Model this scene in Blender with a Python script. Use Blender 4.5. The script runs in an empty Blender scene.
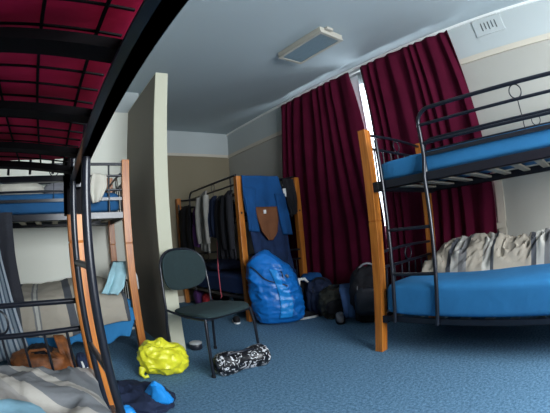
import bpy, bmesh, math, random
from mathutils import Vector, Matrix, noise
random.seed(7)
PI = math.pi
S = bpy.context.scene
C = S.collection

# ------------------------------------------------------------------ materials
def mat(name, col, rough=.7, metal=0., bump=0., bscale=60., var=0., vscale=8., col2=None, spec=.3, trans=0., sheen=0.):
    m = bpy.data.materials.new(name); m.use_nodes = True
    nt = m.node_tree; b = nt.nodes['Principled BSDF']
    b.inputs['Base Color'].default_value = (*col, 1)
    b.inputs['Roughness'].default_value = rough
    b.inputs['Metallic'].default_value = metal
    b.inputs['Specular IOR Level'].default_value = spec
    if trans: b.inputs['Transmission Weight'].default_value = trans
    if sheen: b.inputs['Sheen Weight'].default_value = sheen
    tc = nt.nodes.new('ShaderNodeTexCoord')
    if var or col2:
        n = nt.nodes.new('ShaderNodeTexNoise'); n.inputs['Scale'].default_value = vscale; n.inputs['Detail'].default_value = 4
        nt.links.new(tc.outputs['Object'], n.inputs['Vector'])
        r = nt.nodes.new('ShaderNodeValToRGB')
        c2 = col2 or tuple(c*(1-var) for c in col)
        r.color_ramp.elements[0].position = .35; r.color_ramp.elements[1].position = .65
        r.color_ramp.elements[0].color = (*c2, 1); r.color_ramp.elements[1].color = (*col, 1)
        nt.links.new(n.outputs['Fac'], r.inputs['Fac']); nt.links.new(r.outputs['Color'], b.inputs['Base Color'])
    if bump:
        n = nt.nodes.new('ShaderNodeTexNoise'); n.inputs['Scale'].default_value = bscale; n.inputs['Detail'].default_value = 3
        nt.links.new(tc.outputs['Object'], n.inputs['Vector'])
        bp = nt.nodes.new('ShaderNodeBump'); bp.inputs['Strength'].default_value = bump; bp.inputs['Distance'].default_value = .01
        nt.links.new(n.outputs['Fac'], bp.inputs['Height']); nt.links.new(bp.outputs['Normal'], b.inputs['Normal'])
    return m

def stripes(name, bands, period, rough=.85, bump=.3):
    """cloth with bands across its length (uv u runs along the cloth in metres)"""
    m = bpy.data.materials.new(name); m.use_nodes = True
    nt = m.node_tree; b = nt.nodes['Principled BSDF']; b.inputs['Roughness'].default_value = rough
    b.inputs['Specular IOR Level'].default_value = .2
    uv = nt.nodes.new('ShaderNodeUVMap'); sx = nt.nodes.new('ShaderNodeSeparateXYZ')
    nt.links.new(uv.outputs['UV'], sx.inputs['Vector'])
    d = nt.nodes.new('ShaderNodeMath'); d.operation = 'DIVIDE'; d.inputs[1].default_value = period
    f = nt.nodes.new('ShaderNodeMath'); f.operation = 'FRACT'
    nt.links.new(sx.outputs['X'], d.inputs[0]); nt.links.new(d.outputs[0], f.inputs[0])
    r = nt.nodes.new('ShaderNodeValToRGB'); r.color_ramp.interpolation = 'CONSTANT'
    el = r.color_ramp.elements
    while len(el) > 1: el.remove(el[-1])
    el[0].position = 0; el[0].color = (*bands[0][1], 1)
    for p, c in bands[1:]:
        e = el.new(p); e.color = (*c, 1)
    nt.links.new(f.outputs[0], r.inputs['Fac']); nt.links.new(r.outputs['Color'], b.inputs['Base Color'])
    tc = nt.nodes.new('ShaderNodeTexCoord'); n = nt.nodes.new('ShaderNodeTexNoise'); n.inputs['Scale'].default_value = 25
    nt.links.new(tc.outputs['Object'], n.inputs['Vector'])
    bp = nt.nodes.new('ShaderNodeBump'); bp.inputs['Strength'].default_value = bump; bp.inputs['Distance'].default_value = .01
    nt.links.new(n.outputs['Fac'], bp.inputs['Height']); nt.links.new(bp.outputs['Normal'], b.inputs['Normal'])
    return m

def wood(name, a, b_):
    m = bpy.data.materials.new(name); m.use_nodes = True
    nt = m.node_tree; b = nt.nodes['Principled BSDF']; b.inputs['Roughness'].default_value = .38
    tc = nt.nodes.new('ShaderNodeTexCoord'); mp = nt.nodes.new('ShaderNodeMapping'); mp.inputs['Scale'].default_value = (28, 28, 1.6)
    n = nt.nodes.new('ShaderNodeTexNoise'); n.inputs['Scale'].default_value = 2.2; n.inputs['Detail'].default_value = 5
    r = nt.nodes.new('ShaderNodeValToRGB'); r.color_ramp.elements[0].position = .35; r.color_ramp.elements[1].position = .68
    r.color_ramp.elements[0].color = (*a, 1); r.color_ramp.elements[1].color = (*b_, 1)
    nt.links.new(tc.outputs['Object'], mp.inputs['Vector']); nt.links.new(mp.outputs['Vector'], n.inputs['Vector'])
    nt.links.new(n.outputs['Fac'], r.inputs['Fac']); nt.links.new(r.outputs['Color'], b.inputs['Base Color'])
    return m

def carpet_mat():
    m = bpy.data.materials.new('blue_carpet'); m.use_nodes = True
    nt = m.node_tree; b = nt.nodes['Principled BSDF']; b.inputs['Roughness'].default_value = .95
    b.inputs['Specular IOR Level'].default_value = .1
    tc = nt.nodes.new('ShaderNodeTexCoord')
    n = nt.nodes.new('ShaderNodeTexNoise'); n.inputs['Scale'].default_value = 55; n.inputs['Detail'].default_value = 6; n.inputs['Roughness'].default_value = .75
    r = nt.nodes.new('ShaderNodeValToRGB'); e = r.color_ramp.elements
    e[0].position = .36; e[0].color = (*CARPET[0], 1); e[1].position = .64; e[1].color = (*CARPET[1], 1)
    nt.links.new(tc.outputs['Object'], n.inputs['Vector']); nt.links.new(n.outputs['Fac'], r.inputs['Fac'])
    nt.links.new(r.outputs['Color'], b.inputs['Base Color'])
    bp = nt.nodes.new('ShaderNodeBump'); bp.inputs['Strength'].default_value = .6; bp.inputs['Distance'].default_value = .01
    nt.links.new(n.outputs['Fac'], bp.inputs['Height']); nt.links.new(bp.outputs['Normal'], b.inputs['Normal'])
    return m

CARPET = ((.045, .105, .175), (.145, .27, .39))
M = dict(
    carpet=carpet_mat(),
    ceiling=mat('ceiling_paint', (.38, .45, .475), .85, bump=.05, bscale=30),
    frieze=mat('frieze_paint', (.40, .44, .44), .85, bump=.05),
    wall=mat('wall_paint', (.34, .335, .30), .85, bump=.05, bscale=30),
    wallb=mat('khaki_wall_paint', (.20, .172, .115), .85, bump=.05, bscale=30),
    walla=mat('cream_wall_paint', (.72, .725, .64), .85, bump=.05, bscale=30),
    part_side=mat('partition_brown_shade', (.20, .18, .15), .85),  # brownish side face; its lack of light is put into the base colour
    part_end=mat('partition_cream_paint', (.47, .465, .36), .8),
    trim=mat('white_gloss_trim', (.74, .76, .74), .45),
    beige=mat('beige_trim', (.50, .46, .38), .6),
    wood=wood('orange_pine', (.30, .085, .010), (.50, .175, .024)),
    metal=mat('black_enamel_steel', (.007, .009, .015), .30, .0, spec=.45),
    tinlid=mat('pale_steel', (.55, .56, .56), .4, .4),
    chrome=mat('worn_steel', (.35, .36, .38), .3, .9),
    slat=mat('pale_slat', (.42, .38, .30), .7),
    wire=mat('dark_wire', (.004, .003, .004), .7, spec=.1),
    sheet=mat('blue_sheet', (.022, .165, .37), .85, bump=.35, bscale=14, var=.15, vscale=3),
    sheet_shaded=mat('shaded_blue_sheet', (.014, .085, .21), .85, bump=.35, bscale=14, var=.15, vscale=3),  # blue sheet darkened; holds the shade of the upper alcove mattress in its colour
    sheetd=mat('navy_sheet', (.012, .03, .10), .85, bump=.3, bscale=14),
    maroon=mat('maroon_mattress_ticking', (.60, .008, .062), .8, bump=.4, bscale=12, var=.25, vscale=4),
    curtain=mat('maroon_curtain', (.066, .004, .017), .95, bump=.15, bscale=80, var=.2, vscale=5, spec=.08),
    sheer=mat('white_sheer', (.85, .88, .9), .7),
    glass=mat('window_glass', (1, 1, 1), .02, trans=1.),
    seat=mat('charcoal_green_fabric', (.018, .034, .036), .9, bump=.3, bscale=300, var=.2, vscale=100),
    yellow=mat('yellow_plastic', (.72, .70, .03), .35, bump=.8, bscale=26, var=.12, vscale=6, spec=.5),
    bluebag=mat('royal_blue_nylon', (.006, .165, .56), .38, bump=.5, bscale=16, var=.25, vscale=5, spec=.5),
    bluelt=mat('bright_blue_nylon', (.012, .25, .68), .4, bump=.4, bscale=16, spec=.5),
    bluecl=mat('blue_fleece', (.005, .062, .20), .9, bump=.4, bscale=20, var=.2, vscale=6),
    denim=mat('denim_blue', (.03, .07, .17), .9, bump=.4, bscale=30, var=.3, vscale=10),
    jean=mat('dark_denim', (.012, .03, .09), .9, bump=.4, bscale=30, var=.3, vscale=10),
    brown=mat('brown_cloth', (.17, .065, .028), .9, bump=.4, bscale=40, var=.2),
    leather=mat('tan_leather', (.30, .10, .03), .5, bump=.8, bscale=26, var=.75, vscale=9),
    black=mat('black_cloth', (.008, .008, .011), .85, bump=.4, bscale=20),
    blackg=mat('black_nylon', (.010, .012, .020), .45, bump=.4, bscale=20, spec=.5),
    navy=mat('navy_cloth', (.012, .020, .05), .85, bump=.4, bscale=20),
    greyc=mat('grey_cloth', (.22, .22, .24), .9, bump=.3, bscale=20, var=.2),
    stone=mat('stone_cloth', (.30, .29, .26), .9, bump=.3, bscale=20, var=.2),
    white=mat('white_cloth', (.70, .70, .68), .85, bump=.3, bscale=20),
    cream=mat('cream_cloth', (.58, .55, .47), .85, bump=.3, bscale=20, var=.1),
    teal=mat('teal_towel', (.34, .56, .62), .95, bump=.5, bscale=60, var=.15),
    ltblue=mat('pale_blue_cotton', (.20, .38, .48), .9, bump=.4, bscale=18),
    purple=mat('purple_cloth', (.09, .03, .13), .9, bump=.3),
    red=mat('red_cloth', (.35, .02, .03), .8),
    pink=mat('pink_strap', (.55, .10, .13), .6),
    towel=mat('charcoal_towel', (.035, .036, .045), .95, bump=.6, bscale=90),
    lampface=mat('lamp_diffuser', (.15, .215, .25), .35, bump=.3, bscale=50),
    lampbody=mat('lamp_beige_housing', (.40, .385, .33), .5),
    vent=mat('vent_plate', (.42, .46, .46), .6),
    slotc=mat('slot_shade', (.10, .11, .11), .9),
    dark=mat('dark_recess', (.01, .01, .012), .8),
    water=mat('clear_plastic', (.75, .85, .9), .08, trans=.85),
    khaki=mat('olive_nylon', (.03, .03, .022), .6, bump=.4, bscale=20),
)
BEIGE = (.33, .295, .24); LG = (.42, .41, .37); DG = (.065, .07, .08); MG = (.17, .17, .17)
M['duvet'] = stripes('striped_duvet_cotton', [(0, BEIGE), (.34, DG), (.40, LG), (.50, MG), (.60, BEIGE), (.80, LG), (.90, DG), (.94, BEIGE)], .70)
M['duvet_b'] = stripes('banded_duvet_cotton', [(0, BEIGE), (.42, DG), (.56, BEIGE), (.80, MG), (.84, LG), (.90, MG), (.93, BEIGE)], .52)
M['duvet_n'] = stripes('soft_banded_duvet_cotton', [(0, (.34, .33, .31)), (.22, (.17, .18, .19)), (.50, (.42, .40, .36)), (.64, (.17, .18, .19)), (.86, (.42, .40, .36))], .46)
M['shirt'] = stripes('blue_striped_cotton', [(0, (.28, .33, .38)), (.35, (.05, .08, .12)), (.55, (.36, .40, .44)), (.8, (.09, .13, .18))], .06)

def glass_mat():
    m = bpy.data.materials.new('window_pane_glass'); m.use_nodes = True
    nt = m.node_tree; nt.nodes.remove(nt.nodes['Principled BSDF']); out = nt.nodes['Material Output']
    a = nt.nodes.new('ShaderNodeBsdfTransparent'); g = nt.nodes.new('ShaderNodeBsdfGlossy'); g.inputs['Roughness'].default_value = .02
    mx = nt.nodes.new('ShaderNodeMixShader'); mx.inputs[0].default_value = .07
    nt.links.new(a.outputs[0], mx.inputs[1]); nt.links.new(g.outputs[0], mx.inputs[2]); nt.links.new(mx.outputs[0], out.inputs['Surface'])
    return m
M['glass'] = glass_mat()

def splash_mat():
    m = bpy.data.materials.new('black_white_print'); m.use_nodes = True
    nt = m.node_tree; b = nt.nodes['Principled BSDF']; b.inputs['Roughness'].default_value = .35
    tc = nt.nodes.new('ShaderNodeTexCoord'); n = nt.nodes.new('ShaderNodeTexNoise'); n.inputs['Scale'].default_value = 30; n.inputs['Detail'].default_value = 5
    n.inputs['Distortion'].default_value = 1.5
    r = nt.nodes.new('ShaderNodeValToRGB'); r.color_ramp.interpolation = 'CONSTANT'
    e = r.color_ramp.elements; e[0].color = (.006, .006, .008, 1); e[1].position = .565; e[1].color = (.55, .56, .58, 1)
    nt.links.new(tc.outputs['Object'], n.inputs['Vector']); nt.links.new(n.outputs['Fac'], r.inputs['Fac']); nt.links.new(r.outputs['Color'], b.inputs['Base Color'])
    return m
M['splash'] = splash_mat()

# ------------------------------------------------------------------ mesh helpers
def box(bm, a, b):
    x0, y0, z0 = a; x1, y1, z1 = b
    vs = [bm.verts.new(p) for p in [(x0,y0,z0),(x1,y0,z0),(x1,y1,z0),(x0,y1,z0),(x0,y0,z1),(x1,y0,z1),(x1,y1,z1),(x0,y1,z1)]]
    for f in [(0,3,2,1),(4,5,6,7),(0,1,5,4),(1,2,6,5),(2,3,7,6),(3,0,4,7)]: bm.faces.new([vs[i] for i in f])
    return vs

def tube(bm, pts, r, n=10, closed=False):
    pts = [Vector(p) for p in pts]; rings = []; N = len(pts); prev = None
    for i, p in enumerate(pts):
        if closed: t = pts[(i+1) % N] - pts[i-1]
        else: t = pts[min(i+1, N-1)] - pts[max(i-1, 0)]
        t.normalize()
        if prev is None:
            a = Vector((0,0,1)) if abs(t.z) < .9 else Vector((1,0,0))
            u = t.cross(a).normalized()
        else: u = (prev - t*prev.dot(t)).normalized()
        prev = u; v = t.cross(u)
        rr = r[i] if isinstance(r, (list, tuple)) else r
        rings.append([bm.verts.new(p + u*math.cos(2*PI*k/n)*rr + v*math.sin(2*PI*k/n)*rr) for k in range(n)])
    R = range(N if closed else N-1)
    for i in R:
        a, b = rings[i], rings[(i+1) % N]
        for k in range(n): bm.faces.new((a[k], a[(k+1)%n], b[(k+1)%n], b[k]))
    if not closed:
        bm.faces.new(rings[0][::-1]); bm.faces.new(rings[-1])

def arc(c, a, b, r, t0, t1, n=8):
    """points on an arc in plane spanned by a, b"""
    c, a, b = Vector(c), Vector(a), Vector(b)
    return [c + a*r*math.cos(t0+(t1-t0)*i/n) + b*r*math.sin(t0+(t1-t0)*i/n) for i in range(n+1)]

def lathe(bm, prof, c, n=24):
    rings = []
    for r, z in prof:
        rings.append([bm.verts.new((c[0]+r*math.cos(2*PI*k/n), c[1]+r*math.sin(2*PI*k/n), c[2]+z)) for k in range(n)])
    for a, b in zip(rings, rings[1:]):
        for k in range(n): bm.faces.new((a[k], a[(k+1)%n], b[(k+1)%n], b[k]))
    bm.faces.new(rings[0][::-1]); bm.faces.new(rings[-1])

def obj(name, bm, m, parent=None, origin=None, smooth=True, bevel=0, bseg=2, label=None, kind=None, sub=0, solid=0):
    bmesh.ops.recalc_face_normals(bm, faces=bm.faces[:])
    if origin is None:
        if parent is not None: origin = Vector(parent['_o'])
        else:
            lo = Vector([min(v.co[i] for v in bm.verts) for i in range(3)]); hi = Vector([max(v.co[i] for v in bm.verts) for i in range(3)])
            origin = Vector(((lo.x+hi.x)/2, (lo.y+hi.y)/2, lo.z))
    origin = Vector(origin)
    bmesh.ops.translate(bm, verts=bm.verts[:], vec=-origin)
    me = bpy.data.meshes.new(name); bm.to_mesh(me); bm.free()
    if smooth:
        me.polygons.foreach_set('use_smooth', [True]*len(me.polygons))
        try: me.set_sharp_from_angle(angle=math.radians(50))
        except Exception: pass
    o = bpy.data.objects.new(name, me); C.objects.link(o)
    for q in (m if isinstance(m, (list, tuple)) else [m]): me.materials.append(M[q])
    if parent is not None:
        o.parent = parent
        o.location = origin - Vector(parent['_o'])
    else: o.location = origin
    o['_o'] = tuple(origin)
    if solid:
        md = o.modifiers.new('thick', 'SOLIDIFY'); md.thickness = solid; md.offset = 0
    if sub:
        md = o.modifiers.new('soft', 'SUBSURF'); md.levels = sub; md.render_levels = sub
    if bevel:
        md = o.modifiers.new('bevel', 'BEVEL'); md.width = bevel; md.segments = bseg; md.limit_method = 'ANGLE'
    if label: o['label'] = label
    if kind: o['kind'] = kind
    return o

def thing(name, label, cat, loc, group=None):
    o = bpy.data.objects.new(name, None); C.objects.link(o); o.location = loc
    o['_o'] = tuple(loc); o['label'] = label; o['category'] = cat; o.empty_display_size = .1
    if group: o['group'] = group
    return o
def tag(o, label, cat, group=None, kind=None):
    o['label'] = label; o['category'] = cat
    if group: o['group'] = group
    if kind: o['kind'] = kind
    return o
def B(): return bmesh.new()
def bx(a, b):
    bm = B(); box(bm, a, b); return bm
def nz(p, s=1., seed=0.): return noise.noise(Vector(p)*s + Vector((seed*7.3, seed*3.1, seed*5.7)))
def ridge(p, s=1., seed=0.): return 1 - 2*abs(nz(p, s, seed))

def surf(bm, fn, nu, nv, closed_u=False, closed_v=False, uvf=None, mi=0):
    """grid surface; fn(u,v) with u,v in 0..1"""
    g = [[bm.verts.new(fn(i/(nu if closed_u else nu-1), j/(nv if closed_v else nv-1))) for j in range(nv)] for i in range(nu)]
    uv = bm.loops.layers.uv.verify()
    for i in range(nu if closed_u else nu-1):
        for j in range(nv if closed_v else nv-1):
            i2, j2 = (i+1) % nu, (j+1) % nv
            f = bm.faces.new((g[i][j], g[i2][j], g[i2][j2], g[i][j2])); f.material_index = mi
            if uvf:
                for l, (a, b) in zip(f.loops, [(i,j),(i+1,j),(i+1,j+1),(i,j+1)]):
                    l[uv].uv = uvf(a/(nu if closed_u else nu-1), b/(nv if closed_v else nv-1))
    return g

def superell(th, e):
    c, s = math.cos(th), math.sin(th)
    return math.copysign(abs(c)**e, c), math.copysign(abs(s)**e, s)

def blob(bm, c, r, e1=.5, e2=.5, disp=None, nu=36, nv=20, rot=0., flat=True, uvf=None):
    """closed lumpy superellipsoid; disp(p_unit)->offset in metres along the normal"""
    c = Vector(c); R = Matrix.Rotation(rot, 3, 'Z')
    def f(u, v):
        th = 2*PI*u; ph = -PI/2 + PI*v
        cx, sx = superell(th, e1); cp, sp = superell(ph, e2)
        p = Vector((cx*cp, sx*cp, sp)); q = Vector((p.x*r[0], p.y*r[1], p.z*r[2]))
        if disp:
            n_ = Vector((math.cos(th)*math.cos(ph), math.sin(th)*math.cos(ph), math.sin(ph)))
            q += n_*disp(p)
        q = R @ q
        if flat and q.z < -r[2]: q.z = -r[2]
        return c + q
    surf(bm, f, nu, nv, closed_u=True, uvf=uvf)
    bmesh.ops.remove_doubles(bm, verts=bm.verts[:], dist=1e-5)

def hang(bm, L, Rr, nu=14, nv=24, amp=.02, nf=3., out=Vector((0,-1,0)), seed=0, sag=0., mi=0):
    """cloth hanging: L(t), R(t) give the left / right edge, t 0 top .. 1 bottom; folds point along out"""
    def f(u, v):
        a, b = Vector(L(v)), Vector(Rr(v)); p = a.lerp(b, u)
        w = math.sin(2*PI*nf*u + 1.6*nz((u*2, v*2, 0), 1, seed) + seed)*amp*(.35+.65*v)
        w += nz(p, 7, seed)*amp*.8
        return p + out*w + Vector((0,0,-sag*math.sin(PI*u)))
    surf(bm, f, nu, nv, uvf=lambda u, v: (u*(Vector(Rr(0))-Vector(L(0))).length, v), mi=mi)

def pl(pts):
    """piecewise linear edge through points"""
    pts = [Vector(p) for p in pts]
    def f(t):
        k = t*(len(pts)-1); i = min(int(k), len(pts)-2); return pts[i].lerp(pts[i+1], k-i)
    return f

# ------------------------------------------------------------------ room
XR, YB, ZC, ZF = 3.04, 5.22, 2.73, 2.35
XL, YF, YA = -1.7, -1.7, 3.86
def struct(name, bm, m, **k):
    return obj(name, bm, m, smooth=False, kind='structure', **k)
bm = B(); box(bm, (XL-.1, YF-.1, -.1), (XR+.15, YB+.1, 0)); struct('floor', bm, 'carpet', origin=(0,0,0))
bm = B(); box(bm, (XL-.1, YF-.1, ZC), (XR+.15, YB+.1, ZC+.1)); struct('ceiling', bm, 'ceiling')
bm = B(); box(bm, (1.03, YB, 0), (XR+.15, YB+.1, ZF)); struct('wall_back', bm, 'wallb')
bm = B(); box(bm, (1.03, YB, ZF), (XR+.15, YB+.1, ZC)); struct('trim_1', bm, 'frieze')
# alcove wall and the wall that closes it on the right
ZA = 2.46
bm = B(); box(bm, (XL-.1, YA, 0), (1.03, YA+.1, ZA)); struct('wall_alcove', bm, 'walla')
bm = B(); box(bm, (XL-.1, YA, ZA), (1.03, YA+.1, ZC)); struct('trim_2', bm, 'frieze')
bm = B(); box(bm, (.93, YA+.1, 0), (1.03, YB, ZC)); struct('wall_inner', bm, 'wallb')
bm = B(); box(bm, (XL-.1, YF-.1, 0), (XL, YA, ZC)); struct('wall_left', bm, 'walla')
# window wall: opening y 1.05..3.55, z .85..2.5
WY0, WY1, WZ0, WZ1 = 1.05, 3.5, .85, 2.5
bm = B()
for a, b in [((YF-.1, 0), (YB, WZ0)), ((YF-.1, WZ0), (WY0, ZF)), ((WY1, WZ0), (YB, ZF))]:
    box(bm, (XR, a[0], a[1]), (XR+.15, b[0], b[1]))
struct('wall_right', bm, 'wall')
bm = B()
for a, b in [((YF-.1, ZF), (WY0, ZC)), ((WY1, ZF), (YB, ZC)), ((WY0, WZ1), (WY1, ZC))]:
    box(bm, (XR, a[0], a[1]), (XR+.15, b[0], b[1]))
struct('trim_3', bm, 'frieze')
bm = B(); box(bm, (XR-.018, YF, ZF-.055), (XR, WY0-.02, ZF)); box(bm, (XR-.018, WY1+.02, ZF-.055), (XR, YB, ZF)); struct('trim_4', bm, 'beige')
bm = B(); box(bm, (1.03, YB-.018, ZF-.045), (XR, YB, ZF)); struct('trim_5', bm, 'beige')
bm = B(); box(bm, (XR-.014, YF, 0), (XR, YB, .1)); struct('baseboard_right', bm, 'beige')
bm = B(); box(bm, (1.03, YB-.014, 0), (XR-.014, YB, .1)); struct('baseboard_back', bm, 'beige')
# front wall with the window behind the viewer
FX0, FX1, FZ0, FZ1 = .25, 2.15, .85, 2.35
bm = B()
for a, b in [((XL-.1, 0), (XR+.15, FZ0)), ((XL-.1, FZ0), (FX0, FZ1)), ((FX1, FZ0), (XR+.15, FZ1)), ((XL-.1, FZ1), (XR+.15, ZC))]:
    box(bm, (a[0], YF-.1, a[1]), (b[0], YF, b[1]))
struct('wall_front', bm, 'wall')
# windows
def window(name, axis, a0, a1, z0, z1, d, depth, nm):
    bm = B(); t = .06
    def bb(p0, p1, q0, q1):
        if axis == 'y': box(bm, (d, p0, q0), (d+depth, p1, q1))
        else: box(bm, (p0, d, q0), (p1, d+depth, q1))
    bb(a0, a0+t, z0, z1); bb(a1-t, a1, z0, z1); bb(a0+t, a1-t, z0, z0+t); bb(a0+t, a1-t, z1-t, z1)
    for k in range(1, nm):
        m_ = a0+(a1-a0)*k/nm; bb(m_-t/2, m_+t/2, z0+t, z1-t)
    w = struct(name, bm, 'trim')
    bm = B()
    if axis == 'y': box(bm, (d+depth*.4, a0+t/2, z0+t/2), (d+depth*.4+.004, a1-t/2, z1-t/2))
    else: box(bm, (a0+t/2, d+depth*.4, z0+t/2), (a1-t/2, d+depth*.4+.004, z1-t/2))
    obj('pane', bm, 'glass', w, smooth=False)
    return w
window('window_1', 'y', WY0, WY1, WZ0, WZ1, XR+.06, .06, 3)
window('window_2', 'x', FX0, FX1, FZ0, FZ1, YF-.07, .05, 2)
bm = B(); box(bm, (XR-.02, .80, .45), (XR+.06, .88, 1.52)); box(bm, (XR-.04, .80, .77), (XR+.06, WY1+.05, .82)); struct('trim_6', bm, 'beige')
# cornice along the ceiling of window wall and back wall
bm = B(); box(bm, (XR-.02, YF, ZC-.025), (XR, YB, ZC)); struct('trim_7', bm, 'trim')
# partition
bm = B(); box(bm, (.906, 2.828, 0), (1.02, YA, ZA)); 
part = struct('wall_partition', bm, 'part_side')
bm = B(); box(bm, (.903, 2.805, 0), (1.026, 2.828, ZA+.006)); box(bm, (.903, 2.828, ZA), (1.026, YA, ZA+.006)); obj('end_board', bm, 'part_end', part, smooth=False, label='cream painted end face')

# ------------------------------------------------------------------ curtains
def curtain(ya, yb, label, seed, n):
    """ya(z), yb(z): near and far edges"""
    bm = B(); ztop, zbot = 2.645, .06
    def f(u, v):
        z = ztop+(zbot-ztop)*v; a, b = ya(z), yb(z); y = a+(b-a)*u
        ph = n*u + .75*nz((u*6, v*1.2, 0), 1, seed)
        w = math.sin(2*PI*ph); w = math.copysign(abs(w)**.8, w)
        am = .022*(1-.45*math.exp(-((v)/.04)**2))*(1+.35*nz((u*4, v*2, 3), 1, seed))
        return Vector((2.925 + w*am + .01*nz((u*9, v*5, 1), 1, seed), y + .006*math.sin(4*PI*ph), z))
    surf(bm, f, n*12+1, 40)
    o = obj('curtain', bm, 'curtain', solid=.006)
    tag(o, label, 'curtain')
lerp = lambda a, b, t: a+(b-a)*max(0, min(1, t))
curtain(lambda z: lerp(2.11, 2.30, (z-1.0)/1.6), lambda z: lerp(3.82, 3.56, (z-.6)/2), 'maroon pleated curtain left of the bright gap, behind the black bags and hanging blue clothes', 1, 9)
curtain(lambda z: lerp(.87, .945, (z-1.)/1.6), lambda z: lerp(2.10, 2.125, (z-1.2)/1.4), 'maroon pleated curtain right of the bright gap, behind the bed with blue mattresses', 2, 9)
bm = B(); tube(bm, [(2.965, .96, 2.625), (2.965, 3.55, 2.625)], .010)
for y in (1.02, 2.10, 3.45): box(bm, (2.95, y-.012, 2.613), (XR-.001, y+.012, 2.637))
o = obj('curtain_rail', bm, 'trim'); tag(o, 'thin white rail the maroon curtains hang from under the ceiling', 'curtain rail')
bm = B(); hang(bm, pl([(3.0, 2.42, 2.60), (3.0, 2.36, 1.9), (3.0, 2.3, 1.5)]), pl([(3.0, 2.23, 2.60), (3.0, 2.235, 2.2), (3.0, 2.22, 1.5)]), 10, 14, .010, 2, Vector((1,0,0)), 4)
o = obj('sheer_curtain', bm, 'sheer', solid=.002); tag(o, 'narrow white sheer curtain showing in the gap between the maroon curtains', 'curtain')

# ------------------------------------------------------------------ ceiling lamp and vent
t = thing('ceiling_light', 'rectangular beige fluorescent ceiling light with grey diffuser, switched off', 'ceiling light', (2.2, 2.14, ZC-.085))
bm = B(); box(bm, (2.065, 1.83, ZC-.055), (2.36, 2.46, ZC-.0005)); obj('housing', bm, 'lampbody', t, bevel=.008)
bm = B()
for a, b in [((2.065,1.83),(2.36,1.862)),((2.065,2.428),(2.36,2.46)),((2.065,1.862),(2.092,2.428)),((2.333,1.862),(2.36,2.428))]:
    box(bm, (a[0], a[1], ZC-.068), (b[0], b[1], ZC-.055))
obj('rim', bm, 'lampbody', t, smooth=False)
bm = B(); box(bm, (2.092, 1.862, ZC-.062), (2.333, 2.428, ZC-.055))
for k in range(22): box(bm, (2.096, 1.872+k*.025, ZC-.065), (2.329, 1.880+k*.025, ZC-.062))
obj('diffuser', bm, 'lampface', t, smooth=False)
bm = B(); box(bm, (2.12, 1.79, ZC-.03), (2.20, 1.83, ZC-.0005)); obj('mount', bm, 'lampbody', t, bevel=.006)

t = thing('air_vent', 'white slotted air vent high on the wall above the bed with blue mattresses', 'vent', (XR, .49, 2.515))
bm = B(); box(bm, (XR-.012, .32, 2.515), (XR-.0005, .67, 2.695)); obj('plate', bm, 'vent', t, bevel=.004)
for k in range(5):
    bm = B(); y = .405+k*.042; tube(bm, [(XR-.012, y, 2.56+.01*(k%2)), (XR-.012, y, 2.645)], .006, 8); obj('slot', bm, 'slotc', t)

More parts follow.
